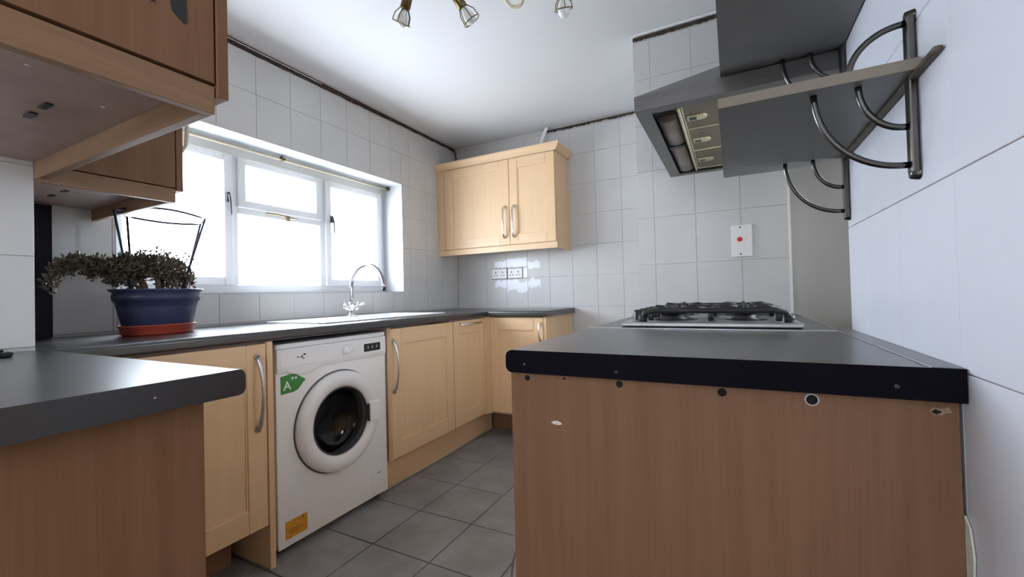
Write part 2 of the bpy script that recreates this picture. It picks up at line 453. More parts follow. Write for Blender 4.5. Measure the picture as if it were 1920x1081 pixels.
# loose strip of white coving leaning behind the wall cabinet
mb = MB(); mb.prism([(.806, 2.14), (.836, 2.14), (.921, ZC - .004), (.893, ZC - .004)], 'y', 3.10, 3.112, bev=.002)
obj('loose_coving_strip', mb, 'white', label='loose white strip of coving leaning on the back wall above the wall cabinet', cat='strip')

# ------------------------------------------------------------------ window
win = thing('window_1', (-.22, (YW0 + YW1) / 2, ZW0), None, None, kind='structure')
XF0, XF1 = -.235, -.186
Y0, Y1, Z0, Z1 = YW0 + .002, YW1 - .002, ZW0 + .001, ZW1 - .001
w = MB()
w.box(XF0, XF1, Y0, Y0 + .04, Z0, Z1, bev=.004); w.box(XF0, XF1, Y1 - .04, Y1, Z0, Z1, bev=.004)
w.box(XF0, XF1, Y0 + .0405, Y1 - .0405, Z0, Z0 + .045, bev=.004); w.box(XF0, XF1, Y0 + .0405, Y1 - .0405, Z1 - .06, Z1, bev=.004)
obj('window_frame', w, 'upvc', win)
MU1, MU2 = (1.315, 1.355), (1.868, 1.908)
for a, b in (MU1, MU2): obj('mullion', bx(XF0, XF1, a, b, Z0 + .0455, Z1 - .0605, bev=.004), 'upvc', win)
obj('transom', bx(XF0, XF1, MU1[1] + .0005, MU2[0] - .0005, 1.488, 1.528, bev=.004), 'upvc', win)
def sash(y0, y1, z0, z1, wd, name, x0=-.228, x1=-.170):
    m = MB()
    m.box(x0, x1, y0, y0 + wd, z0, z1, bev=.005); m.box(x0, x1, y1 - wd, y1, z0, z1, bev=.005)
    m.box(x0, x1, y0 + wd, y1 - wd, z0, z0 + wd, bev=.005); m.box(x0, x1, y0 + wd, y1 - wd, z1 - wd, z1, bev=.005)
    o = obj(name, m, 'upvc', win)
    obj('pane', bx(-.206, -.200, y0 + wd - .004, y1 - wd + .004, z0 + wd - .004, z1 - wd + .004), 'glass', o)
    return o
cl = sash(Y0 + .036, MU1[0] + .006, Z0 + .042, Z1 - .056, .045, 'casement')
cr_ = sash(MU2[1] - .006, Y1 - .036, Z0 + .042, Z1 - .056, .045, 'casement')
cv = sash(MU1[1] - .006, MU2[0] + .006, 1.522, Z1 - .056, .042, 'top_vent')
obj('pane', bx(-.206, -.200, MU1[1], MU2[0], Z0 + .045, 1.488), 'glass', win)
for y, z, p in ((1.293, 1.56, cl), (1.945, 1.535, cr_)):
    h = MB(); h.box(-.170, -.158, y - .009, y + .009, z - .02, z + .03, bev=.002)
    h.tube([(-.153, y, z + .016), (-.146, y + .002, z - .02), (-.146, y + .006, z - .09)], [.006, .005, .004], 8)
    obj('casement_handle', h, 'black', p)
h = MB(); h.tube([(-.166, 1.50, 1.512), (-.150, 1.56, 1.510), (-.150, 1.65, 1.502), (-.160, 1.69, 1.498)], .0045, 8); h.box(-.170, -.150, 1.62, 1.635, 1.48, 1.512, bev=.002)
obj('stay_bar', h, 'brass', cv)
fill_win = thing('fill_window', (2.86, 1.51, RZ0), None, None, kind='structure')  # added window, out of view, brings fill daylight from the right
w = MB()
for a, b in ((RW0, RW0 + .03), (RW1 - .03, RW1)): w.box(2.84, 2.89, a + .001, b - .001, RZ0 + .001, RZ1 - .001, bev=.004)
for a, b in ((RZ0, RZ0 + .05), (RZ1 - .05, RZ1)): w.box(2.84, 2.89, RW0 + .03, RW1 - .03, a + .001, b - .001, bev=.004)
obj('window_frame', w, 'upvc', fill_win)  # frame of the added fill window
obj('pane', bx(2.862, 2.868, RW0 + .025, RW1 - .025, RZ0 + .045, RZ1 - .045), 'glass', fill_win)
# curtain rod and net curtain
rod = thing('curtain_rod', (-.135, 1.6, 1.828), 'thin cream curtain rod across the head of the kitchen window', 'curtain rod')
obj('rod', MB().tube([(-.135, YW0 + .006, 1.832), (-.135, YW1 - .006, 1.832)], .0058, 10), 'rod', rod)
for y in (YW0 + .004, 1.575, YW1 - .012):
    obj('rod_bracket', MB().box(-.150, -.126, y, y + .008, 1.824, 1.853, bev=.001).lathe([(0, -.012), (.008, -.009), (.009, 0), (.008, .009), (0, .012)], (-.122, y + .004, 1.832), 'y', 12), 'brass', rod)
def curtain(z0, z1, x, m, name, parent=None, amp=.006, n=260, hem=False):
    mb = MB(); vs = []; fs = []
    rnd = random.Random(11)
    for k in range(n + 1):
        t = k / n; y = YW0 + .012 + t * (YW1 - YW0 - .024)
        o = amp * (math.sin(t * 150) + .6 * math.sin(t * 61 + 1) + .3 * math.sin(t * 330))
        hz = z0 + (.002 * math.sin(t * 260) if hem else 0)
        for j in range(5):
            q = j / 4
            vs.append((x + o * (1 - .5 * q), y, hz + (z1 - hz) * q))
    for k in range(n):
        for j in range(4):
            a = k * 5 + j; fs.append((a, a + 5, a + 6, a + 1))
    mb.faces(vs, fs, True)
    return obj(name, mb, m, parent, recalc=False)
nc = thing('net_curtain', (-.120, 1.6, 1.07), 'sheer white net curtain hanging in front of the window panes', 'curtain')
curtain(1.075, 1.765, -.135, 'net', 'sheer_cloth', nc)
curtain(1.766, 1.826, -.135, 'lace', 'lace_header', nc, amp=.004, hem=True)

# dark post in the corner of the window wall
tag(obj('dark_post', bx(.001, .028, .50, .588, .9015, 1.374, bev=.003), 'dark_post'), 'dark narrow upright board in the corner left of the potted plant', 'board')

# ------------------------------------------------------------------ worktops
def rounded(x_edge, x_back, z0, z1, r=.012, n=5, sgn=1):
    """section of a postformed worktop: nose at x_edge (sgn=+1 nose on the + side)."""
    pts = [(x_back, z0), (x_back, z1)]
    for k in range(n + 1):
        a = PI / 2 - k / n * PI / 2; pts.append((x_edge - sgn * r + sgn * r * math.cos(a), z1 - r + r * math.sin(a)))
    for k in range(n + 1):
        a = -k / n * PI / 2; pts.append((x_edge - sgn * r + sgn * r * math.cos(a), z0 + r + r * math.sin(a)))
    return pts
ZT0, ZT1 = .860, .900
w = MB()
SK = (1.70, 2.13, .145, .475)     # bowl hole y0 y1 x0 x1
w.prism(rounded(.62, .002, ZT0, ZT1), 'y', .4355, SK[0])
w.prism(rounded(.62, SK[3], ZT0, ZT1), 'y', SK[0], SK[1]); w.box(.002, SK[2], SK[0], SK[1], ZT0, ZT1)
w.prism(rounded(.62, .002, ZT0, ZT1), 'y', SK[1], 2.60); w.box(.002, .62, 2.60, YB - .001, ZT0, ZT1)
obj('worktop', w, 'worktop', label='long charcoal worktop under the window holding the sink and the potted plant', cat='worktop')
w = MB(); w.prism([(2.598 + (YB - .001 - p[0]) * 0 if False else p[0], p[1]) for p in rounded(2.598, YB - .001, ZT0, ZT1, sgn=-1)], 'x', .621, 1.083)
obj('worktop', w, 'worktop', label='short charcoal worktop in the back corner below the double sockets', cat='worktop')
w = MB(); w.prism(rounded(.431, -.28, .857, .900), 'x', XS + .001, 1.44)
wl = obj('worktop', w, 'worktop', label='charcoal peninsula worktop with a rounded corner in front of the tiled wall stub', cat='worktop')
obj('edge_chip', MB().box(1.4395, 1.4404, .302, .3045, .878, .8800), 'worn', wl)
w = MB(); w.prism(rounded(1.7575, 2.409, .8545, .900, r=.014, sgn=-1), 'y', .7716, 1.326)
wr = obj('worktop', w, 'worktop', label='charcoal worktop over the beech end panel with the dark square-cut end', cat='worktop')
obj('end_cap', MB().prism(rounded(1.7575, 2.4465, .8545, .900, r=.014, sgn=-1), 'y', .7702, .7714), 'edge_cap', wr)
obj('wall_filler', bx(2.4125, 2.4465, .7716, YR - .004, .8545, .9005, bev=.002), 'worktop', wr)
obj('edge_trim', bx(2.4092, 2.4123, .7720, 1.326, .8650, .9012), 'satin', wr)
for x, z in ((1.80, .872), (1.985, .868), (2.375, .872)):
    obj('screw_plug', MB().lathe([(0, 0), (.0032, 0), (.0032, .002)], (x, .7692, z), 'y', 12), 'rubber' if x > 2.3 else 'rubber', wr)
w = MB(); w.prism(rounded(1.7575, 2.409, ZT0, .900, r=.014, sgn=-1), 'y', 1.332, 2.2265)
wf = obj('worktop', w, 'worktop', label='far charcoal worktop section carrying the gas hob by the chimney breast', cat='worktop')
obj('joint_strip', bx(1.7595, 2.4085, 1.3265, 1.3315, .8650, .9015), 'satin', wf)
obj('edge_trim', bx(2.4092, 2.4122, 1.40, 2.226, .865, .9015), 'satin', wf)

# black flat object on the left worktop
mb = MB(); mb.box(.572, .715, .10, .336, .9005, .912, bev=.004); mb.box(.60, .70, .12, .325, .912, .918, bev=.003)
obj('black_tray', mb, 'black', label='flat black tray lying on the left worktop against the tiled wall', cat='tray')

# ------------------------------------------------------------------ doors, handles, cabinets
def mapper(kind, base):
    """(u, v, n) -> world: u along the front, v up, n out of the front."""
    if kind == '+x': return lambda u, v, n: (base + n, u, v)
    if kind == '-y': return lambda u, v, n: (u, base - n, v)
    if kind == '-x': return lambda u, v, n: (base - n, u, v)
    if kind == '+y': return lambda u, v, n: (u, base + n, v)
def mbox(mb, mp, u0, u1, v0, v1, n0, n1, bev=.0015):
    a = mp(u0, v0, n0); b = mp(u1, v1, n1)
    lo = [min(p, q) for p, q in zip(a, b)]; hi = [max(p, q) for p, q in zip(a, b)]
    mb.box(lo[0], hi[0], lo[1], hi[1], lo[2], hi[2], bev=bev, seg=1)
def shaker(parent, kind, base, u0, u1, v0, v1, st=.072, rl=.085, th=.020):
    """door with stiles, rails and a recessed panel, each with its own grain."""
    mp = mapper(kind, base)
    mb = MB(); mbox(mb, mp, u0 + st + .0008, u1 - st - .0008, v0 + rl + .0008, v1 - rl - .0008, 0, th - .007, .0008)
    # moulded step around the panel
    for a, b, c, d in ((u0 + st, u0 + st + .006, v0 + rl, v1 - rl), (u1 - st - .006, u1 - st, v0 + rl, v1 - rl), (u0 + st + .006, u1 - st - .006, v0 + rl, v0 + rl + .006), (u0 + st + .006, u1 - st - .006, v1 - rl - .006, v1 - rl)):
        mbox(mb, mp, a, b, c, d, th - .0075, th - .004, .0006)
    door = obj('door', mb, 'wood_z', parent)
    for a, b in ((u0, u0 + st), (u1 - st, u1)):
        m = MB(); mbox(m, mp, a, b, v0, v1, 0, th, .0018); obj('door_stile', m, 'wood_z', door)
    for c, d in ((v0, v0 + rl), (v1 - rl, v1)):
        m = MB(); mbox(m, mp, u0 + st + .0004, u1 - st - .0004, c, d, 0, th, .0018); obj('door_rail', m, 'wood_y' if kind[1] == 'x' else 'wood_x', door)
    return door
def bow(parent, kind, base, u, v0, v1, out=.030, horiz=False, m='satin', name='handle', r=.0065):
    mp = mapper(kind, base); pts = []; rs = []
    n = 18
    for k in range(n + 1):
        t = k / n; h = out * math.sin(PI * t) ** .62 + .004
        v = v0 + (v1 - v0) * t
        pts.append(mp(v, u, h) if horiz else mp(u, v, h)); rs.append(r * (.75 + .55 * abs(2 * t - 1) ** 3))
    mb = MB().tube(pts, rs, 10)
    for v in (v0, v1):
        a = [mp(v, u, .0006), mp(v, u, .010)] if horiz else [mp(u, v, .0006), mp(u, v, .010)]
        mb.tube(a, r * 1.3, 10)
    return obj(name, mb, m, parent)

# --- window run, unit left of the washing machine
c = thing('base_cabinet', (.3, .73, 0), 'beech base cabinet left of the washing machine with a long bow handle', 'cabinet')
obj('carcass', bx(.02, .578, .4555, .998, .165, .858), 'board', c)
d = shaker(c, '+x', .580, .458, .998, .168, .852)
bow(d, '+x', .600, .962, .536, .808, out=.034, r=.0075)
obj('plinth', bx(.412, .430, .4555, .955, .001, .160), 'panel_y', c)
tag(obj('end_panel', bx(.06, .604, 1.0005, 1.022, .001, .858, bev=.0012), 'wood_z'), 'narrow beech support panel standing left beside the washing machine', 'panel')

# --- units right of the washing machine
c = thing('base_cabinet', (.3, 1.93, 0), 'beech base cabinet right of the washing machine with a vertical bow handle', 'cabinet')
w = MB(); w.box(.02, .578, 1.6535, 1.671, .170, .858); w.box(.02, .578, 2.195, 2.2125, .170, .858); w.box(.02, .578, 1.671, 2.195, .170, .188); w.box(.02, .030, 1.671, 2.195, .188, .858)
obj('carcass', w, 'board', c)
obj('side_edge', bx(.5785, .598, 1.6535, 1.6575, .168, .856), 'wood_z', c)
d = shaker(c, '+x', .580, 1.6595, 2.2095, .176, .850)
bow(d, '+x', .600, 1.672, .523, .790, out=.034, r=.007)
c2 = thing('base_cabinet', (.3, 2.40, 0), 'narrow beech base cabinet with a horizontal bar handle next to the corner', 'cabinet')
obj('carcass', bx(.02, .578, 2.2135, 2.598, .170, .858), 'board', c2)
d = shaker(c2, '+x', .580, 2.2165, 2.590, .176, .850, st=.06)
mb = MB().tube([(.624, 2.262, .826), (.624, 2.512, .826)], .0055, 10)
for y in (2.29, 2.484): mb.tube([(.6005, y, .826), (.624, y, .826)], .005, 8)
obj('bar_handle', mb, 'chrome', d)
obj('corner_post', bx(.582, .603, 2.5935, 2.6395, .168, .856, bev=.001).box(.6035, .6265, 2.621, 2.640, .170, .856, bev=.001), 'wood_z', c2)
mb = MB(); mb.box(.504, .522, 1.655, 2.80, .001, .166, bev=.001)
pl = obj('plinth_board', mb, 'wood_y', label='long beech plinth board along the floor under the window units', cat='plinth')
obj('floor_bead', MB().tube([(.5265, 1.66, .0045), (.5265, 2.78, .0045)], .004, 6), 'rod', pl)

# --- corner unit under the sockets
c3 = thing('base_cabinet', (.84, 2.88, 0), 'beech corner base cabinet under the short worktop in the back corner', 'cabinet')
obj('carcass', bx(.606, 1.043, 2.642, 3.14, .170, .858), 'board', c3)
d = shaker(c3, '-y', 2.640, .628, 1.042, .186, .852)
bow(d, '-y', 2.620, 1.020, .70, .815, out=.024, m='chrome', r=.007)
obj('side_panel', bx(1.0445, 1.063, 2.622, 3.145, .001, .858, bev=.001), 'wood_z', c3)
obj('plinth', bx(.5235, 1.043, 2.812, 2.83, .001, .165), 'panel', c3)

# --- right peninsula units
c4 = thing('base_cabinet', (2.1, 1.05, 0), 'beech peninsula base unit with a large drilled end panel facing the camera', 'cabinet')
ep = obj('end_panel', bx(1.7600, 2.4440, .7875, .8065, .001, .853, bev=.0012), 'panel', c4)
for x, z, r in ((1.798, .842, .0056), (1.878, .846, .0024), (1.986, .843, .0062), (2.156, .842, .0066), (2.279, .841, .0072)):
    obj('drill_hole', MB().lathe([(0, 0), (r, 0), (r * 1.08, .0012)], (x, .7866, z), 'y', 16), 'hole', ep)
    if r > .007: obj('hole_rim', MB().lathe([(r * 1.05, 0), (r * 1.3, 0), (r * 1.3, .0008)], (x, .7868, z), 'y', 16), 'worn', ep)
mb = MB(); mb.prism([(2.412, .838), (2.417, .843), (2.424, .842), (2.433, .845), (2.436, .838), (2.429, .836), (2.424, .833), (2.416, .834)], 'y', .7866, .7874)
obj('bare_chip', mb, 'bare_chip', ep)
obj('drill_hole', MB().prism([(2.414, .837), (2.419, .841), (2.426, .838), (2.420, .834)], 'y', .7860, .7866), 'hole', ep)
mb = MB(); mb.prism([(1.848, .757), (1.854, .7605), (1.862, .761), (1.869, .7585), (1.8705, .7555), (1.863, .7535), (1.854, .7545)], 'y', .7864, .7874)
obj('bare_chip', mb, 'label_white', ep, label='white chip in the veneer')
obj('drill_hole', MB().prism([(1.854, .757), (1.861, .759), (1.867, .757), (1.861, .7555)], 'y', .7858, .7863), 'worn', ep)
obj('carcass', bx(1.782, 2.44, .8075, 1.33, .15, .853), 'board', c4)
d = shaker(c4, '-x', 1.780, .809, 1.326, .155, .848)
bow(d, '-x', 1.760, .838, .30, .470, out=.030, r=.006)
obj('plinth', bx(1.83, 1.848, .8075, 1.33, .001, .148), 'panel_y', c4)
c5 = thing('base_cabinet', (2.1, 1.78, 0), 'beech base unit under the gas hob on the right hand run', 'cabinet')
obj('carcass', bx(1.782, 2.40, 1.335, 2.22, .15, .858), 'board', c5)
for a, b in ((1.338, 1.776), (1.780, 2.218)):
    d = shaker(c5, '-x', 1.780, a, b, .155, .854); bow(d, '-x', 1.760, b - .05 if a < 1.5 else a + .05, .55, .80, out=.030)
obj('plinth', bx(1.83, 1.848, 1.335, 2.22, .001, .148), 'panel_y', c5)

# --- left peninsula unit
c6 = thing('base_cabinet', (1.0, .1, 0), 'shade-toned beech peninsula base unit under the left worktop', 'cabinet')
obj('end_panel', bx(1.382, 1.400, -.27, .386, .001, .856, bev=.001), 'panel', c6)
obj('carcass', bx(XS + .02, 1.380, -.27, .366, .15, .856), 'board', c6)
d = shaker(c6, '+y', .3665, .64, 1.376, .155, .85); bow(d, '+y', .3865, 1.30, .55, .80)

# ------------------------------------------------------------------ wall cabinets
wc = thing('wall_cabinet', (.53, 3.0, 1.344), 'light beech double wall cabinet with crown moulding above the sockets', 'cabinet')
obj('carcass', bx(.002, 1.060, 2.893, YB - .001, 1.390, 2.052, bev=.001), 'wood_z', wc)
obj('filler_strip', bx(.002, .068, 2.873, 2.8925, 1.392, 2.052, bev=.001), 'wood_z', wc)
dl = shaker(wc, '-y', 2.8925, .071, .676, 1.393, 2.050, st=.085, rl=.075)
dr = shaker(wc, '-y', 2.8925, .680, 1.052, 1.393, 2.050, st=.070, rl=.075)
for dd, x in ((dl, .634), (dr, .716)):
    pts = [(x, 2.872, 1.45), (x, 2.858, 1.455), (x, 2.846, 1.475), (x, 2.842, 1.50), (x, 2.842, 1.638), (x, 2.846, 1.662), (x, 2.858, 1.682), (x, 2.872, 1.687)]
    obj('bar_handle', MB().tube(pts, [.009, .009, .0085, .0065, .0065, .0085, .009, .009], 10), 'chrome', dd)
mb = MB(); mb.box(.002, 1.063, 2.871, 2.889, 1.344, 1.3885, bev=.0015); mb.box(1.045, 1.063, 2.8895, YB - .001, 1.344, 1.3885, bev=.0015)
obj('light_rail', mb, 'wood_x', wc)
mb = MB()   # crown: sloping section, mitred at the right corner
s0 = [(1.063, 2.870), (1.078, 2.858), (1.098, 2.838), (1.100, 2.836), (1.100, 2.836), (1.06, 2.876)]
zz = [2.0525, 2.064, 2.088, 2.091, 2.104, 2.104]
V = []
for k in range(6):
    cx, cy = s0[k]; z = zz[k]
    V += [(.002, cy, z), (cx, cy, z), (cx, YB - .001, z)]
F = []
for k in range(6):
    a, b = 3 * k, 3 * ((k + 1) % 6)
    F += [(a, a + 1, b + 1, b), (a + 1, a + 2, b + 2, b + 1)]
F += [tuple(3 * k for k in range(6)), tuple(3 * k + 2 for k in reversed(range(6)))]
mb.faces(V, F)
bmesh.ops.remove_doubles(mb.bm, verts=list(mb.bm.verts), dist=.0001)
obj('crown_moulding', mb, 'wood_x', wc)
obj('cabinet_top', bx(.004, 1.058, 2.88, YB - .002, 2.053, 2.060), 'board', wc)

# near overhead cabinet (end panel towards the camera, doors face the window side)
n1 = thing('wall_cabinet', (.97, .27, 1.346), 'large near overhead cabinet with dark tape on its end panel, at top left', 'cabinet')
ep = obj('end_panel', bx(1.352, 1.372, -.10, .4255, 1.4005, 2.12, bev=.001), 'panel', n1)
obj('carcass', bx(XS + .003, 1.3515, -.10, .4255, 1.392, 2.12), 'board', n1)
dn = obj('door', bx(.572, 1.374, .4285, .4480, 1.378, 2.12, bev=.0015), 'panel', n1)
mb = MB(); mb.box(1.352, 1.370, -.10, .4265, 1.346, 1.3955, bev=.0015)
obj('light_rail', mb, 'panel_y', n1)
obj('light_rail', bx(XS + .002, 1.3515, .409, .4265, 1.346, 1.3915, bev=.0012), 'panel_x', n1)
for x in (.964, 1.042):
    obj('clip_plate', bx(x - .022, x + .016, .298, .310, 1.3885, 1.3918, bev=.001), 'black', n1)
for x, y in ((1.12, .36), (1.21, .24), (.90, .22)): obj('screw_hole', MB().lathe([(0, 0), (.004, 0), (.004, .001)], (x, y, 1.3907), 'z', 10), 'worn', n1)
mb = MB(); mb.prism([(.358, 1.62), (.360, 1.502), (.3625, 1.494), (.3795, 1.4815), (.3825, 1.486), (.381, 1.62)], 'x', 1.3722, 1.3732)
obj('tape_strip', mb, 'black', ep, label='black tape strip')
mb = MB(); mb.prism([(.322, 1.60), (.324, 1.503), (.334, 1.4935), (.3385, 1.494), (.337, 1.60)], 'x', 1.3722, 1.3732)
obj('tape_strip', mb, 'black', ep)

# second overhead cabinet beside the window
n2 = thing('wall_cabinet', (.3, .57, 1.337), 'smaller overhead cabinet behind the near one, left of the window above the plant', 'cabinet')
obj('carcass', bx(.003, .5735, YS + .003, .7155, 1.380, 2.12), 'board', n2)
obj('end_panel', bx(.574, .591, YS + .003, .7155, 1.3845, 2.12, bev=.001), 'panel', n2)
dn = obj('door', bx(.003, .592, .7175, .7370, 1.376, 2.12, bev=.0015), 'panel', n2)
mb = MB(); mb.box(.574, .589, YS + .003, .7165, 1.337, 1.3815, bev=.0012)
obj('light_rail', mb, 'panel_y', n2)
obj('light_rail', bx(.003, .5735, .701, .7165, 1.337, 1.3795, bev=.0012), 'panel_x', n2)
for x in (.185, .293): obj('clip_plate', bx(x - .018, x + .018, .538, .550, 1.3768, 1.3798, bev=.001), 'black', n2)
obj('handle', MB().tube([(.562, .737, 1.512), (.562, .748, 1.518), (.562, .760, 1.54), (.562, .764, 1.60), (.562, .760, 1.66), (.562, .748, 1.685), (.562, .737, 1.690)], .006, 10), 'cream_ring', dn)

# ------------------------------------------------------------------ washing machine
wm = thing('washing_machine', (.3, 1.35, 0), 'white front loading washing machine between the beech base cabinets', 'washing machine')
WY0, WY1, WZ0, WZ1, WX = 1.0545, 1.6465, .030, .838, .570
CY, CZ, HR = 1.352, .464, .158
mb = MB(); bmb = mb.bm
# front sheet with a round opening, then the box behind it
N_ = 64; inner = []; outer = []
angs = sorted(set([k * 2 * PI / N_ for k in range(N_)] + [math.atan2(z - CZ, y - CY) % (2 * PI) for y in (WY0, WY1) for z in (WZ0, .722)]))
def rect_pt(a):
    dy, dz = math.cos(a), math.sin(a); ts = []
    if dy > 1e-9: ts.append((WY1 - CY) / dy)
    if dy < -1e-9: ts.append((WY0 - CY) / dy)
    if dz > 1e-9: ts.append((.722 - CZ) / dz)
    if dz < -1e-9: ts.append((WZ0 - CZ) / dz)
    t = min(ts); return (WX, CY + dy * t, CZ + dz * t)
for a in angs:
    inner.append(bmb.verts.new((WX, CY + HR * math.cos(a), CZ + HR * math.sin(a)))); outer.append(bmb.verts.new(rect_pt(a)))
back = [bmb.verts.new((.55, v.co.y, v.co.z)) for v in inner]
for k in range(len(angs)):
    k2 = (k + 1) % len(angs)
    bmb.faces.new((inner[k], outer[k], outer[k2], inner[k2])); bmb.faces.new((inner[k2], back[k2], back[k], inner[k]))
mb.box(.03, WX - .001, WY0, WY0 + .006, WZ0, .8165); mb.box(.03, WX - .001, WY1 - .006, WY1, WZ0, .8165)
mb.box(.03, .035, WY0, WY1, WZ0, .8165); mb.box(.03, WX - .001, WY0, WY1, WZ0, WZ0 + .005)
body = obj('body', mb, 'appliance', wm)
obj('top_panel', bx(.03, .572, WY0, WY1, .8170, WZ1, bev=.005), 'appliance2', wm)
fas = obj('control_panel', MB().prism([(.548, .7225), (.5745, .7225), (.579, .740), (.577, .8165), (.548, .8165)], 'y', WY0 + .001, WY1 - .001, bev=.002), 'appliance2', wm)
mb = MB(); mb.box(.5755, .5800, WY0 + .014, 1.292, .742, .812, bev=.0022)
dra = obj('detergent_drawer', mb, 'appliance2', wm)
mb = MB(); mb.prism([(1.095, .729), (1.112, .716), (1.15, .707), (1.20, .709), (1.245, .722), (1.262, .734), (1.20, .737), (1.12, .736)], 'x', .5775, .5805, bev=.001)
obj('drawer_grip', mb, 'grey_plastic' if False else 'white', dra)
mb = MB()
for pts in ([(1.143, .783), (1.153, .779), (1.143, .775)], [(1.156, .776), (1.163, .7835), (1.170, .779), (1.163, .7735)], [(1.166, .787), (1.176, .790), (1.186, .787), (1.176, .782)], [(1.160, .7705), (1.176, .7735), (1.173, .7675)]):
    mb.prism(pts, 'x', .5801, .5806)
obj('logo_mark', mb, 'black', dra, label='small black maker mark')
mb = MB(); mb.lathe([(.0, .016), (.016, .016), (.021, .012), (.0225, 0)], (.579, 1.395, .778), 'x', 32); mb.box(.586, .5975, 1.391, 1.399, .757, .799, bev=.002)
obj('programme_knob', mb, 'appliance2', wm)
disp = obj('display', bx(.5755, .5795, 1.500, 1.606, .752, .790, bev=.001), 'black', wm)
for y in (1.525, 1.553, 1.581): obj('display_mark', bx(.5796, .5800, y - .004, y + .004, .765, .779), 'grey_plastic', disp)
# door: ring, glass bowl, grip; drum behind
door = obj('porthole_door', MB().lathe([(.214, .001), (.222, .008), (.221, .020), (.212, .032), (.195, .038), (.172, .037), (.157, .030), (.150, .020), (.150, .008), (.157, .001)], (WX, CY, CZ), 'x', 96), 'appliance2', wm)
obj('door_seam', MB().lathe([(.222, .0005), (.2265, .0005), (.2265, .003), (.222, .003)], (WX, CY, CZ), 'x', 96), 'rubber', door)
dgl = obj('door_glass', MB().lathe([(.1500, .016), (.146, .004), (.135, -.030), (.115, -.055), (.07, -.068), (.0, -.072)], (WX, CY, CZ), 'x', 64), 'dark_glass', door)
dgl.data.flip_normals() if dgl.data.polygons[len(dgl.data.polygons) // 2].normal.x < 0 else None
obj('glass_rim', MB().lathe([(.1495, .022), (.1445, .023), (.143, .015), (.1495, .012)], (WX, CY, CZ), 'x', 64), 'rubber', door)
mb = MB(); mb.box(.592, .611, CY + .148, CY + .219, CZ - .048, CZ + .050, bev=.006)
g = obj('door_grip', mb, 'appliance2', door)
obj('grip_recess', bx(.598, .6115, CY + .139, CY + .1475, CZ - .040, CZ + .042, bev=.002), 'rubber', door)
mb = MB(); mb.lathe([(.157, -.021), (.168, -.05), (.205, -.06), (.205, -.34), (.0, -.345)], (WX, CY, CZ), 'x', 48)
obj('drum', mb, 'drum', wm)
for k in range(3):
    a = .6 + k * 2 * PI / 3
    p = Vector((0, math.cos(a), math.sin(a)))
    obj('drum_paddle', MB().tube([Vector((WX - .08, CY, CZ)) + p * .19, Vector((WX - .20, CY, CZ)) + p * .175, Vector((WX - .33, CY, CZ)) + p * .19], .020, 8), 'satin', wm)
obj('door_gasket', MB().lathe([(.157, -.0205), (.150, -.045), (.158, -.052), (.168, -.0495)], (WX, CY, CZ), 'x', 48), 'grey_plastic', wm)
# filter flap and labels
mb = MB(); mb.prism([(1.545, .060), (1.548, .045), (1.560, .036), (1.640, .036), (1.640, .150), (1.545, .150)], 'x', .5702, .5722, bev=.0008)
ff = obj('filter_flap', mb, 'appliance', wm)
obj('flap_latch', bx(.5722, .5727, 1.580, 1.592, .136, .141), 'black', ff); obj('flap_latch', bx(.5722, .5727, 1.597, 1.603, .139, .142), 'grey_plastic', ff)
lb = obj('energy_label', MB().prism([(1.0735, .708), (1.129, .714), (1.136, .713), (1.1855, .681), (1.150, .645), (1.128, .638), (1.0745, .637)], 'x', .5703, .5710), 'green', wm, label='green energy rating arrow')
def lettering(txt, size, y, z, x, m, parent, name='lettering', ang=0):
    cu = bpy.data.curves.new(name, 'FONT'); cu.body = txt; cu.size = size; cu.extrude = .0002; cu.offset = .0006
    t = bpy.data.objects.new('tmp', cu); COL.objects.link(t); bpy.context.view_layer.update()
    me = bpy.data.meshes.new_from_object(t.evaluated_get(bpy.context.evaluated_depsgraph_get())); me.name = name
    bpy.data.objects.remove(t); bpy.data.curves.remove(cu); me.materials.clear(); me.materials.append(M[m])
    o = bpy.data.objects.new(name, me); COL.objects.link(o); o.parent = parent
    o.matrix_basis = Matrix.Translation(Vector((x, y, z)) - worg(parent)) @ basis((0, 1, 0), (0, 0, 1), (1, 0, 0)).to_4x4() @ Matrix.Rotation(ang, 4, 'Z')
    return o
lettering('A', .050, 1.085, .652, .5714, 'label_white', lb)
lettering('++', .026, 1.118, .686, .5714, 'label_white', lb)
ol = obj('warning_label', bx(.5703, .5709, 1.084, 1.182, .058, .128), 'orange', wm, label='orange sticker')
mb = MB(); mb.box(.5709, .5711, 1.158, 1.168, .116, .124)
for z, a, b in ((.090, 1.10, 1.145), (.082, 1.10, 1.165), (.074, 1.10, 1.14)): mb.box(.5709, .57105, a, b, z, z + .0022)
obj('label_print', mb, 'brown_print', ol)
for x in (.08, .52):
    for y in (WY0 + .04, WY1 - .04):
        obj('foot', MB().lathe([(0, .0005), (.018, .0005), (.018, .010), (.008, .012), (.008, .0295), (0, .0295)], (x, y, 0), 'z', 16), 'rubber', wm)

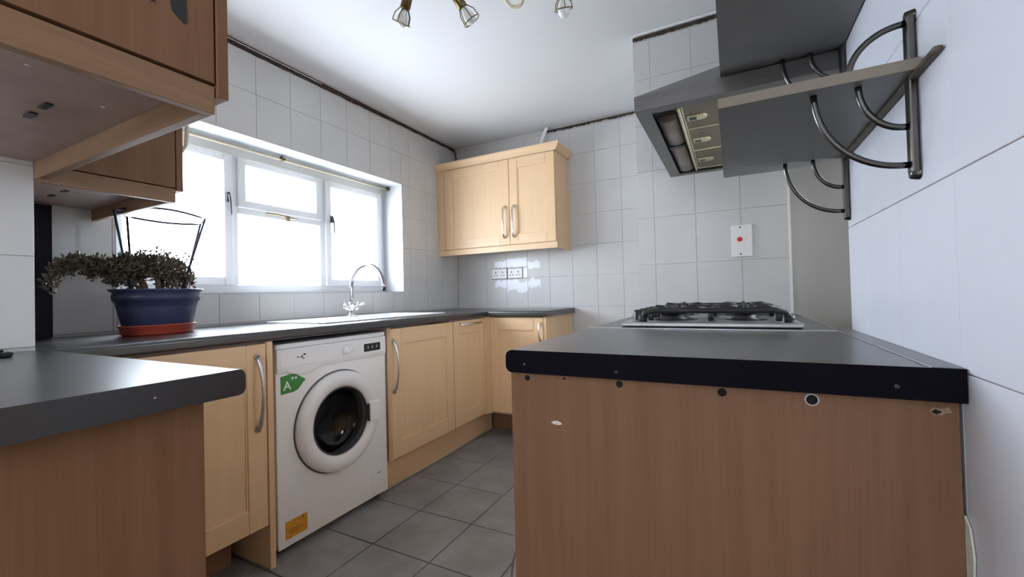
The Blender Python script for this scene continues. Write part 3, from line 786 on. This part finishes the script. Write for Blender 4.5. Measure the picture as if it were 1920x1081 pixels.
# ------------------------------------------------------------------ sink and tap
sk = thing('kitchen_sink', (.31, 1.8, .9), 'white inset sink with drainer set in the worktop below the window', 'sink')
mb = MB()
X0, X1, YA, YBk = .085, .520, 1.33, 2.24
b0, b1, a0, a1 = SK[0] + .004, SK[1] - .004, SK[2] + .004, SK[3] - .004
zt = .9012
for (xa, xb, ya, yb) in ((X0, a0, YA, YBk), (a1, X1, YA, YBk), (a0, a1, b1, YBk), (a0, a1, 1.64, b0)):
    mb.box(xa, xb, ya, yb, zt, zt + .007, bev=.003)
mb.box(a0, a1, YA, 1.64, zt, zt + .003); mb.box(a0, a1, YA, YA + .03, zt + .003, zt + .007, bev=.0015)
obj('sink_rim', mb, 'white', sk)
mb = MB(); mb.box(a0, a0 + .004, b0, b1, .745, zt + .004); mb.box(a1 - .004, a1, b0, b1, .745, zt + .004); mb.box(a0, a1, b0, b0 + .004, .745, zt + .004); mb.box(a0, a1, b1 - .004, b1, .745, zt + .004); mb.box(a0, a1, b0, b1, .741, .746)
obj('bowl', mb, 'white', sk)
obj('waste', MB().lathe([(0, .002), (.035, .002), (.042, .0)], ((a0 + a1) / 2, (b0 + b1) / 2, .7465), 'z', 24), 'chrome', sk)
for k in range(7):
    x = a0 + .03 + k * .043
    obj('drainer_rib', bx(x, x + .012, 1.41, 1.62, zt + .0031, zt + .0065, bev=.0015), 'white', sk)
tp = thing('mixer_tap', (.118, 1.842, .9085), 'chrome swan neck mixer tap with two lever handles behind the sink', 'tap')
TX, TY = .118, 1.842
obj('base', MB().lathe([(0, 0), (.030, 0), (.030, .006), (.022, .014), (.019, .05), (.022, .060), (.022, .074), (.016, .084), (.0, .086)], (TX, TY, .9085), 'z', 28), 'chrome', tp)
rr = .132
pts = [(TX, TY, .985), (TX, TY, 1.03), (TX, TY, 1.075)] + arc((TX + rr, TY, 1.080), rr, PI, 0.02, 22, (1, 0, 0), (0, 0, 1)) + [(TX + 2 * rr + .001, TY, 1.066)]
obj('spout', MB().tube(pts, .0100, 14), 'tap_steel', tp)
obj('aerator', MB().lathe([(0, 0), (.011, 0), (.011, .02), (.0, .02)], (TX + 2 * rr + .001, TY, 1.052), 'z', 18), 'black', tp)
for s in (-1, 1):
    h = MB().tube([(TX, TY + s * .018, .945), (TX, TY + s * .042, .958), (TX, TY + s * .052, .966)], [.012, .013, .011], 12)
    h.tube([(TX - .004, TY + s * .046, .962), (TX + .012, TY + s * .066, .976), (TX + .022, TY + s * .088, .983)], [.008, .0065, .0075], 10)
    h.tube([(TX, TY + s * .046, .964), (TX - .006, TY + s * .058, .986)], [.007, .008], 10)
    obj('tap_handle', h, 'chrome', tp)

# ------------------------------------------------------------------ potted plant
PX, PY = .255, .806
sc = MB().lathe([(0, 0), (.105, 0), (.112, .004), (.116, .030), (.121, .032), (.121, .036), (.111, .036), (.107, .010), (0, .008)], (PX, PY, .9005), 'z', 56, sx=.72, sy=1.0)
obj('plant_saucer', sc, 'saucer', label='terracotta red oval saucer under the navy plant pot', cat='saucer')
pp = thing('potted_plant', (PX, PY, .9095), 'sprawling dark-leaved plant trailing left from a navy oval pot', 'plant')
pot = MB().lathe([(0, 0), (.098, 0), (.104, .006), (.122, .088), (.128, .112), (.133, .114), (.136, .130), (.133, .146), (.142, .150), (.146, .1565), (.140, .158), (.132, .152), (.130, .125), (0, .125)], (PX, PY, .9095), 'z', 64, sx=.70, sy=1.0)
obj('pot', pot, 'pot', pp)
obj('soil', MB().lathe([(0, .136), (.06, .139), (.129, .1275), (.129, .1255), (0, .1255)], (PX, PY, .9095), 'z', 40, sx=.70, sy=1.0), 'soil', pp)
rnd = random.Random(21)
ZS = .9095 + .13
clumps = [((.255, .790, 1.148), (.080, .090, .058), 1500), ((.25, .860, 1.130), (.065, .062, .058), 800), ((.25, .730, 1.146), (.075, .062, .060), 1000),
          ((.26, .682, 1.134), (.065, .052, .050), 750), ((.25, .635, 1.140), (.055, .056, .042), 620), ((.25, .585, 1.150), (.048, .052, .036), 420),
          ((.25, .545, 1.130), (.032, .034, .034), 170), ((.25, .900, 1.100), (.045, .028, .045), 170), ((.25, .522, 1.088), (.022, .020, .032), 80),
          ((.25, .700, 1.092), (.045, .05, .022), 150), ((.25, .84, 1.085), (.05, .05, .022), 130)]
mb = MB(); vs = []; fs = []
for cen, rad, cnt in clumps:
    for _ in range(cnt):
        while True:
            q = Vector((rnd.uniform(-1, 1), rnd.uniform(-1, 1), rnd.uniform(-1, 1)))
            if q.length < 1: break
        q = q * (.55 + .45 * rnd.random()) if q.length > .5 else q
        c_ = Vector(cen) + Vector((q.x * rad[0], q.y * rad[1], q.z * rad[2]))
        d = (Vector((q.x, q.y, q.z + .5)) + Vector((rnd.uniform(-.7, .7), rnd.uniform(-.7, .7), rnd.uniform(-.4, .7)))).normalized()
        s = d.orthogonal().normalized(); s = (Matrix.Rotation(rnd.uniform(0, 6.28), 3, d) @ s); nn = d.cross(s)
        L_ = rnd.uniform(.011, .019); wd = L_ * rnd.uniform(.22, .34)
        b = len(vs)
        vs += [c_, c_ + d * L_ * .55 + s * wd + nn * .001, c_ + d * L_ * .6 + nn * wd * .5, c_ + d * L_ * .55 - s * wd + nn * .001, c_ + d * L_ * .6 - nn * wd * .35, c_ + d * L_]
        fs += [(b, b + 1, b + 2), (b, b + 2, b + 3), (b + 5, b + 2, b + 1), (b + 5, b + 3, b + 2), (b, b + 4, b + 1), (b, b + 3, b + 4), (b + 5, b + 1, b + 4), (b + 5, b + 4, b + 3)]
# thin flower stalks standing out of the crown
for _ in range(46):
    y = rnd.uniform(.70, .92); x = .255 + rnd.uniform(-.05, .05); z = 1.19 - abs(y - .80) * .35
    p0 = Vector((x, y, z - .02)); p1 = p0 + Vector((rnd.uniform(-.015, .015), rnd.uniform(-.02, .02), rnd.uniform(.03, .058)))
    for c_ in (p1,):
        for _k in range(3):
            d = Vector((rnd.uniform(-1, 1), rnd.uniform(-1, 1), rnd.uniform(0, 1))).normalized(); s = d.orthogonal().normalized(); nn = d.cross(s); L_ = .009; wd = .0035; b = len(vs)
            vs += [c_, c_ + d * L_ * .55 + s * wd, c_ + d * L_ * .6 + nn * wd, c_ + d * L_ * .55 - s * wd, c_ + d * L_ * .6 - nn * wd, c_ + d * L_]
            fs += [(b, b + 1, b + 2), (b, b + 2, b + 3), (b + 5, b + 2, b + 1), (b + 5, b + 3, b + 2), (b, b + 4, b + 1), (b, b + 3, b + 4), (b + 5, b + 1, b + 4), (b + 5, b + 4, b + 3)]
    b = len(vs); t = Vector((.0007, 0, 0)); t2 = Vector((0, .0007, 0))
    vs += [p0 - t, p0 + t, p1 + t, p1 - t, p0 - t2, p0 + t2, p1 + t2, p1 - t2]; fs += [(b, b + 1, b + 2, b + 3), (b + 4, b + 5, b + 6, b + 7)]
mb.faces(vs, fs); obj('foliage', mb, 'leaf', pp, kind='stuff', recalc=False)
for (y0, y1, z1, r, x0) in ((.775, .745, 1.13, .014, .25), (.800, .795, 1.14, .010, .27), (.84, .862, 1.12, .006, .25), (.78, .70, 1.12, .008, .25), (.825, .83, 1.13, .006, .23)):
    obj('stem', MB().tube([(x0, y0, ZS - .01), (x0 + .005, (y0 + y1) / 2, (ZS + z1) / 2), (.25, y1, z1)], [r, r * .85, r * .6], 8), 'stem', pp)
obj('stem', MB().tube([(.25, .73, 1.12), (.25, .66, 1.145), (.25, .59, 1.145), (.25, .53, 1.11), (.25, .515, 1.07)], [.007, .006, .005, .004, .003], 8), 'stem', pp)
for k in range(4):
    y = .875 + k * .008
    obj('red_stem', MB().tube([(.25 + k * .004, y - .005, ZS), (.25, y + .014, 1.085), (.25, y + .020, 1.125), (.25, y + .005, 1.155)], .0022, 6), 'stem_red', pp)
# wire support stuck in the pot
wf_ = thing('wire_plant_frame', (PX, PY, ZS), 'thin dark wire support frame rising behind the plant in the pot', 'plant support')
def hoop(x, yl, yr, ztl, ztr, dip, yb0, yb1):
    pts = [(x, yb0, ZS - .004), (x, yl, ztl)]
    for k in range(1, 12):
        t = k / 12; pts.append((x, yl + (yr - yl) * t, ztl + (ztr - ztl) * t + dip * math.sin(PI * t)))
    pts += [(x, yr, ztr), (x, yb1, ZS - .004)]
    return MB().tube(pts, .0040, 8)
obj('wire_hoop', hoop(.285, .668, .955, 1.342, 1.352, .022, .715, .862), 'wire', wf_)
obj('wire_hoop', hoop(.215, .730, .972, 1.335, 1.338, -.008, .745, .900), 'wire', wf_)
for y, y2, z in ((.668, .730, 1.340), (.955, .972, 1.345)):
    obj('wire_link', MB().tube([(.285, y, z), (.215, y2, z - .006)], .0032, 8), 'wire', wf_)

# ------------------------------------------------------------------ sockets and switch on the walls
def socket(x0, x1, z0, z1, label):
    t = thing('double_socket', ((x0 + x1) / 2, YB, z0), label, 'socket', 'double sockets on the back wall')
    y = YB - .0005
    obj('face_plate', bx(x0, x1, y - .010, y, z0, z1, bev=.003), 'white', t)
    obj('back_box_shadow_gap', bx(x0 - .003, x1 + .003, y - .0035, y + .0002, z0 - .004, z1 + .003), 'rubber', t, label='dark rim around the plate') if True else None
    w_ = x1 - x0; zc = (z0 + z1) / 2
    for cx in (x0 + w_ * .27, x0 + w_ * .73):
        obj('pin_slot', bx(cx - .004, cx + .004, y - .0106, y - .0098, zc + .004, zc + .018), 'black', t)
        for s in (-1, 1): obj('pin_slot', bx(cx + s * .012 - .005, cx + s * .012 + .005, y - .0106, y - .0098, zc - .018, zc - .011), 'black', t)
    for cx in (x0 + w_ * .42, x0 + w_ * .58):
        r = obj('rocker', bx(cx - .005, cx + .005, y - .0125, y - .0098, zc + .014, zc + .034, bev=.001), 'white', t)
    return t
socket(.352, .496, 1.147, 1.232, 'left one of the two white double sockets on the back wall')
socket(.506, .642, 1.147, 1.230, 'right one of the two white double sockets on the back wall')
sw = thing('cooker_switch', (2.218, 2.2275, 1.159), 'white cooker switch plate with a red rocker on the chimney breast', 'switch')
obj('face_plate', bx(2.176, 2.262, 2.2175, 2.2275, 1.159, 1.306, bev=.003), 'white', sw)
obj('red_rocker', MB().lathe([(0, -.006), (.008, -.006), (.0105, -.004), (.0105, 0)], (2.211, 2.2172, 1.240), 'y', 18), 'red', sw)
for z in (1.172, 1.295): obj('screw', MB().lathe([(0, -.001), (.0035, -.001), (.0035, 0)], (2.213, 2.2174, z), 'y', 10), 'rubber', sw)
# window's reflection painted as jagged patches on the tiles around the sockets
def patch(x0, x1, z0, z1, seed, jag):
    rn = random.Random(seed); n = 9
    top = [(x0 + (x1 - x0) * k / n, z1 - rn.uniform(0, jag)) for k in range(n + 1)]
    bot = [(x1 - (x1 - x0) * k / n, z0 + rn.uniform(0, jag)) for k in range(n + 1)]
    mb = MB(); mb.prism(top + bot, 'y', YB - .0013, YB - .0004); return obj('reflection_patch', mb, 'reflection', wall_back)
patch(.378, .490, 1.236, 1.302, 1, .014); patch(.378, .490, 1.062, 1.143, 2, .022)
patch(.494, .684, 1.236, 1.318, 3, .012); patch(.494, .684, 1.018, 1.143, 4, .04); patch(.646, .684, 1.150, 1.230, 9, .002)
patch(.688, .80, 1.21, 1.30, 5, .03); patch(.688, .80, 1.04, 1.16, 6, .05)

# ------------------------------------------------------------------ gas hob
hb = thing('gas_hob', (2.1, 1.655, .9), 'steel four burner gas hob with black pan supports on the right worktop', 'hob')
mb = MB(); mb.box(1.857, 2.343, 1.365, 1.945, .9008, .9165, bev=.005)
obj('hob_plate', mb, 'satin', hb)
for bx_, by_, r in ((2.0, 1.51, .040), (2.21, 1.51, .032), (2.0, 1.80, .032), (2.21, 1.80, .048)):
    b = obj('burner', MB().lathe([(0, 0), (r * 1.25, 0), (r * 1.25, .006), (r, .010), (r, .020), (0, .020)], (bx_, by_, .9158), 'z', 28), 'iron', hb)
    obj('burner_bowl', MB().lathe([(r * 1.9, 0), (r * 1.85, .0015), (r * 1.3, .0012), (r * 1.3, 0)], (bx_, by_, .9157), 'z', 32), 'iron', hb)
    obj('burner_cap', MB().lathe([(0, 0), (r * 1.05, 0), (r * 1.05, .006), (r * .8, .009), (0, .009)], (bx_, by_, .9360), 'z', 28), 'iron', b)
for ya, yb in ((1.385, 1.648), (1.660, 1.925)):
    g = MB(); xa, xb = 1.915, 2.318; z0, z1 = .938, .952
    ym = (ya + yb) / 2
    for y in (ya + .012, yb - .012): g.tube([(xa, y, .922), (xa + .012, y, .944), (xa + .04, y, .950), (xb - .04, y, .950), (xb - .012, y, .944), (xb, y, .922)], .0085, 8)
    for x in (xa + .03, (xa + xb) / 2, xb - .03): g.tube([(x, ya + .004, .921), (x, ya + .012, .948), (x, yb - .012, .948), (x, yb - .004, .921)], .0080, 8)
    for cx in (2.0, 2.21):
        for a in range(4):
            dx, dy = math.cos(a * PI / 2), math.sin(a * PI / 2)
            ex = cx + dx * .10; ey = ym + dy * .115
            ex = min(max(ex, xa + .02), xb - .02)
            g.tube([(ex, ey, .948), (cx + dx * .055, ym + dy * .055, .958), (cx + dx * .022, ym + dy * .022, .957)], [.0075, .0085, .006], 6)
    for x in (xa + .004, xb - .004):
        for y in (ya + .012, yb - .012): g.tube([(x, y, .9160), (x, y, .936)], .013, 8)
    obj('pan_support', g, 'iron', hb)
for k in range(4):
    y = 1.50 + k * .10
    obj('control_knob', MB().lathe([(0, .034), (.016, .034), (.020, .026), (.022, 0)], (1.889, y, .9158), 'z', 20), 'black', hb)

# ------------------------------------------------------------------ cooker hood
hd = thing('cooker_hood', (2.2, 1.79, 1.572), 'dark brushed steel chimney cooker hood hanging above the gas hob', 'cooker hood')
HX0, HX1, HY0, HY1, HZ0, HZ1 = 1.920, 2.636, 1.353, 2.226, 1.572, 1.618
mb = MB(); t_ = .004
mb.box(HX0, HX1, HY0, HY0 + t_, HZ0, HZ1); mb.box(HX0, HX1, HY1 - t_, HY1, HZ0, HZ1); mb.box(HX0, HX0 + t_, HY0 + t_, HY1 - t_, HZ0, HZ1); mb.box(HX1 - t_, HX1, HY0 + t_, HY1 - t_, HZ0, HZ1)
# underside rim around the recess
mb.box(HX0 + t_, 1.965, HY0 + t_, HY1 - t_, HZ0, HZ0 + .003); mb.box(1.965, HX1 - t_, HY0 + t_, 1.395, HZ0, HZ0 + .003); mb.box(1.965, HX1 - t_, 2.19, HY1 - t_, HZ0, HZ0 + .003)
obj('hood_lip', mb, 'hood', hd)
dx0, dx1, dy0, dy1, dz = 2.20, 2.50, 1.66, 1.92, 1.803
mb = MB(); mb.faces([(HX0, HY0, HZ1), (HX1, HY0, HZ1), (HX1, HY1, HZ1), (HX0, HY1, HZ1), (dx0, dy0, dz), (HX1, dy0, dz), (HX1, dy1, dz), (dx0, dy1, dz)],
                    [(0, 1, 5, 4), (1, 2, 6, 5), (2, 3, 7, 6), (3, 0, 4, 7), (4, 5, 6, 7), (3, 2, 1, 0)])
obj('canopy', mb, 'hood', hd)
obj('chimney_duct', bx(dx0, dx1, dy0, dy1, dz, ZC - .002, bev=.002), 'hood', hd)
obj('underside_panel', bx(1.926, HX1 - .005, HY0 + .005, HY1 - .005, 1.600, 1.603), 'hood', hd)
lp = obj('light_cover', MB().tube([(1.998, 1.505, 1.592), (1.998, 1.765, 1.592)], .030, 16, flat=(1, .55)), 'lens', hd)
obj('light_cover', MB().tube([(1.998, 1.800, 1.590), (1.998, 2.165, 1.590)], .030, 16, flat=(1, .55)), 'lens', hd)
mb = MB(); mb.box(1.972, 2.026, 1.768, 1.781, 1.573, 1.596); mb.box(1.972, 2.026, 1.784, 1.797, 1.573, 1.596)
obj('lamp_gap', mb, 'black', hd)
obj('filter_rail', bx(2.040, 2.047, 1.396, 2.15, 1.566, 1.590, bev=.001), 'cream', hd)
for a, b in ((1.398, 1.612), (1.617, 1.870), (1.875, 2.150)):
    f = obj('grease_filter', bx(2.050, 2.44, a, b, 1.578, 1.586, bev=.001), 'filter', hd)
    mb = MB(); mb.box(2.050, 2.44, b - .004, b, 1.574, 1.5778); mb.box(2.050, 2.053, a, b - .0045, 1.574, 1.5778)
    obj('filter_edge', mb, 'cream', f)
    yc = a + (b - a) * .5
    pts = [(2.060, yc - .020), (2.100, yc - .020)] + [(2.100 + .020 * math.sin(k * PI / 6), yc - .020 * math.cos(k * PI / 6)) for k in range(1, 6)] + [(2.100, yc + .020), (2.060, yc + .020)]
    l_ = obj('filter_latch', MB().prism(pts, 'z', 1.5725, 1.5775), 'cream', f)
    obj('latch_slot', bx(2.066, 2.088, yc - .012, yc + .012, 1.5715, 1.5724), 'black', f)

# ------------------------------------------------------------------ wall shelves with arc brackets on the right wall
def shelf(z, label, y0=.876, y1=1.430, yb=(.905, 1.362), batten=True, name='wall_shelf'):
    t = thing(name, (2.3, 1.15, z), label, 'shelf', 'grey shelves on the right wall')
    b = obj('shelf_board', bx(2.163, XR - .003, y0, y1 - .0, z, z + .0185, bev=.0008), 'shelf', t)
    obj('edge_strip', bx(2.163, XR - .003, y0 - .0012, y0 - .0001, z + .0003, z + .0182), 'shelf_edge', b)
    obj('edge_strip', bx(2.1618, 2.1629, y0, y1, z + .0003, z + .0182), 'shelf_edge', b)
    if batten: obj('wall_batten', bx(XR - .012, XR - .0015, y0 - .075, YR - .004, z - .008, z - .0004, bev=.002), 'batten', t)
    for k, y in enumerate(yb):
        br = bpy.data.objects.new('bracket', None); br.empty_display_size = .03; link(br, t, Vector((XR, y, z - .155)))
        zb, ztop = z - .156, z + .098
        mb = MB(); mb.box(XR - .0125, XR - .0008, y - .0105, y + .0105, zb, ztop, bev=.003)
        mb.lathe([(0, -.0125), (.008, -.0118), (.0105, -.0008)], (XR, y, zb), 'x', 16); mb.lathe([(0, -.0125), (.008, -.0118), (.0105, -.0008)], (XR, y, ztop), 'x', 16)
        obj('mounting_plate', mb, 'bronze_tube', br)
        xw = XR - .0125
        R1x, R1z = xw - 2.312, .141; R2x, R2z = xw - 2.374, .079
        def q(rx, rz, s): return [(xw - rx * math.sin(a), y, (z if s < 0 else z + .0185) + s * rz * math.cos(a)) for a in [k_ * PI / 2 / 16 for k_ in range(17)]]
        obj('bracket_arc', MB().tube(q(R1x, R1z, -1), .0052, 12), 'bronze_tube', br)
        obj('bracket_arc', MB().tube(q(R2x, R2z, -1), .0052, 12), 'bronze_tube', br)
        obj('bracket_arc', MB().tube(q(xw - 2.362, .070, 1), .0052, 12), 'bronze_tube', br)
    return t
shelf(1.347, 'lower grey wall shelf on arc brackets above the worktop')
shelf(1.626, 'upper grey wall shelf above the lower shelf, its underside cut by the frame top', yb=(.86, 1.352), batten=False)

# ------------------------------------------------------------------ ceiling spotlight
sl = thing('ceiling_spotlight', (1.28, 1.50, 2.28), 'antique brass ceiling spotlight bar with four wire cage spots', 'light')
obj('ceiling_rose', MB().lathe([(0, ZC - .030), (.04, ZC - .028), (.055, ZC - .012), (.058, ZC - .0015), (0, ZC - .0015)], (1.30, 1.46, 0), 'z', 28), 'brass', sl)
barp = [(1.03, 1.34, 2.300), (1.12, 1.40, 2.302), (1.20, 1.44, 2.303), (1.30, 1.46, 2.303), (1.42, 1.48, 2.303), (1.52, 1.54, 2.302), (1.60, 1.61, 2.300)]
obj('bar', MB().tube(barp, .009, 12), 'brass', sl)
def spot(root, tip, kind):
    root, tip = Vector(root), Vector(tip); d = (tip - root).normalized(); L_ = (tip - root).length
    s = d.orthogonal().normalized(); w_ = d.cross(s)
    def at(t, r, a): return root + d * t + (s * math.cos(a) + w_ * math.sin(a)) * r
    e = bpy.data.objects.new('spot_head', None); e.empty_display_size = .03; link(e, sl, root)
    h = MB().tube([root, root + d * .012, root + d * L_ * .55, root + d * L_ * .60], [.010, .019, .021, .016], 16); obj('lamp_holder', h, 'brass', e)
    c0 = L_ * .58
    cg = MB(); ring = [at(L_ * .99, .037, k * 2 * PI / 28) for k in range(28)]
    cg.tube(ring, .0022, 6, closed=True)
    for k in range(5):
        a = k * 2 * PI / 5
        cg.tube([at(c0, .018, a), at(c0 + (L_ - c0) * .45, .034, a), at(L_ * .99, .037, a)], .0020, 6)
    obj('wire_cage', cg, 'brass', e)
    if kind:
        bl = MB(); n = 10; prof = [(.012, 0), (.014, .012), (.021, .030), (.024, .045), (.021, .060), (.012, .070), (.0, .073)]
        rings = [[at(c0 + h_, r_, k * 2 * PI / 20) for k in range(20)] for r_, h_ in prof[:-1]]
        vs = [v for rg in rings for v in rg] + [at(c0 + .073, 0, 0)]; fs = []
        for i in range(len(rings) - 1):
            for k in range(20): fs.append((i * 20 + k, i * 20 + (k + 1) % 20, (i + 1) * 20 + (k + 1) % 20, (i + 1) * 20 + k))
        for k in range(20): fs.append(((len(rings) - 1) * 20 + k, (len(rings) - 1) * 20 + (k + 1) % 20, len(vs) - 1))
        bl.faces(vs, fs, True); obj('bulb', bl, 'bulb', e)
    return e
spot((1.045, 1.345, 2.272), (.970, 1.372, 2.166), True)
spot((1.185, 1.430, 2.275), (1.240, 1.500, 2.160), True)
spot((1.595, 1.615, 2.272), (1.590, 1.655, 2.182), True)
for p in ((1.045, 1.345), (1.185, 1.430), (1.595, 1.615)):
    obj('spot_stem', MB().tube([(p[0], p[1] + .004, 2.300), (p[0], p[1], 2.270)], .006, 8), 'brass', sl)
rg = arc((1.445, 1.490, 2.186), .036, 0, 2 * PI, 36, (1, 0, 0), (0, -.75, .66))[:-1]
e = obj('ring_shade', MB().tube(rg, .008, 10, closed=True), 'cream_ring', sl)
obj('ring_stem', MB().tube([(1.43, 1.482, 2.300), (1.44, 1.478, 2.262), (1.445, 1.482, 2.216)], .008, 10), 'brass', sl)

# ------------------------------------------------------------------ torn paper at the foot of the peninsula
mb = MB(); mb.prism([(.812, .59), (.805, .63), (.798, .66), (.800, .685), (.790, .70), (.776, .69), (.768, .655), (.772, .61), (.766, .56), (.80, .55)], 'x', XR - .0035, XR - .0012)
obj('torn_paper', mb, 'paper', label='torn strip of pale paper on the right wall beside the end panel', cat='paper')
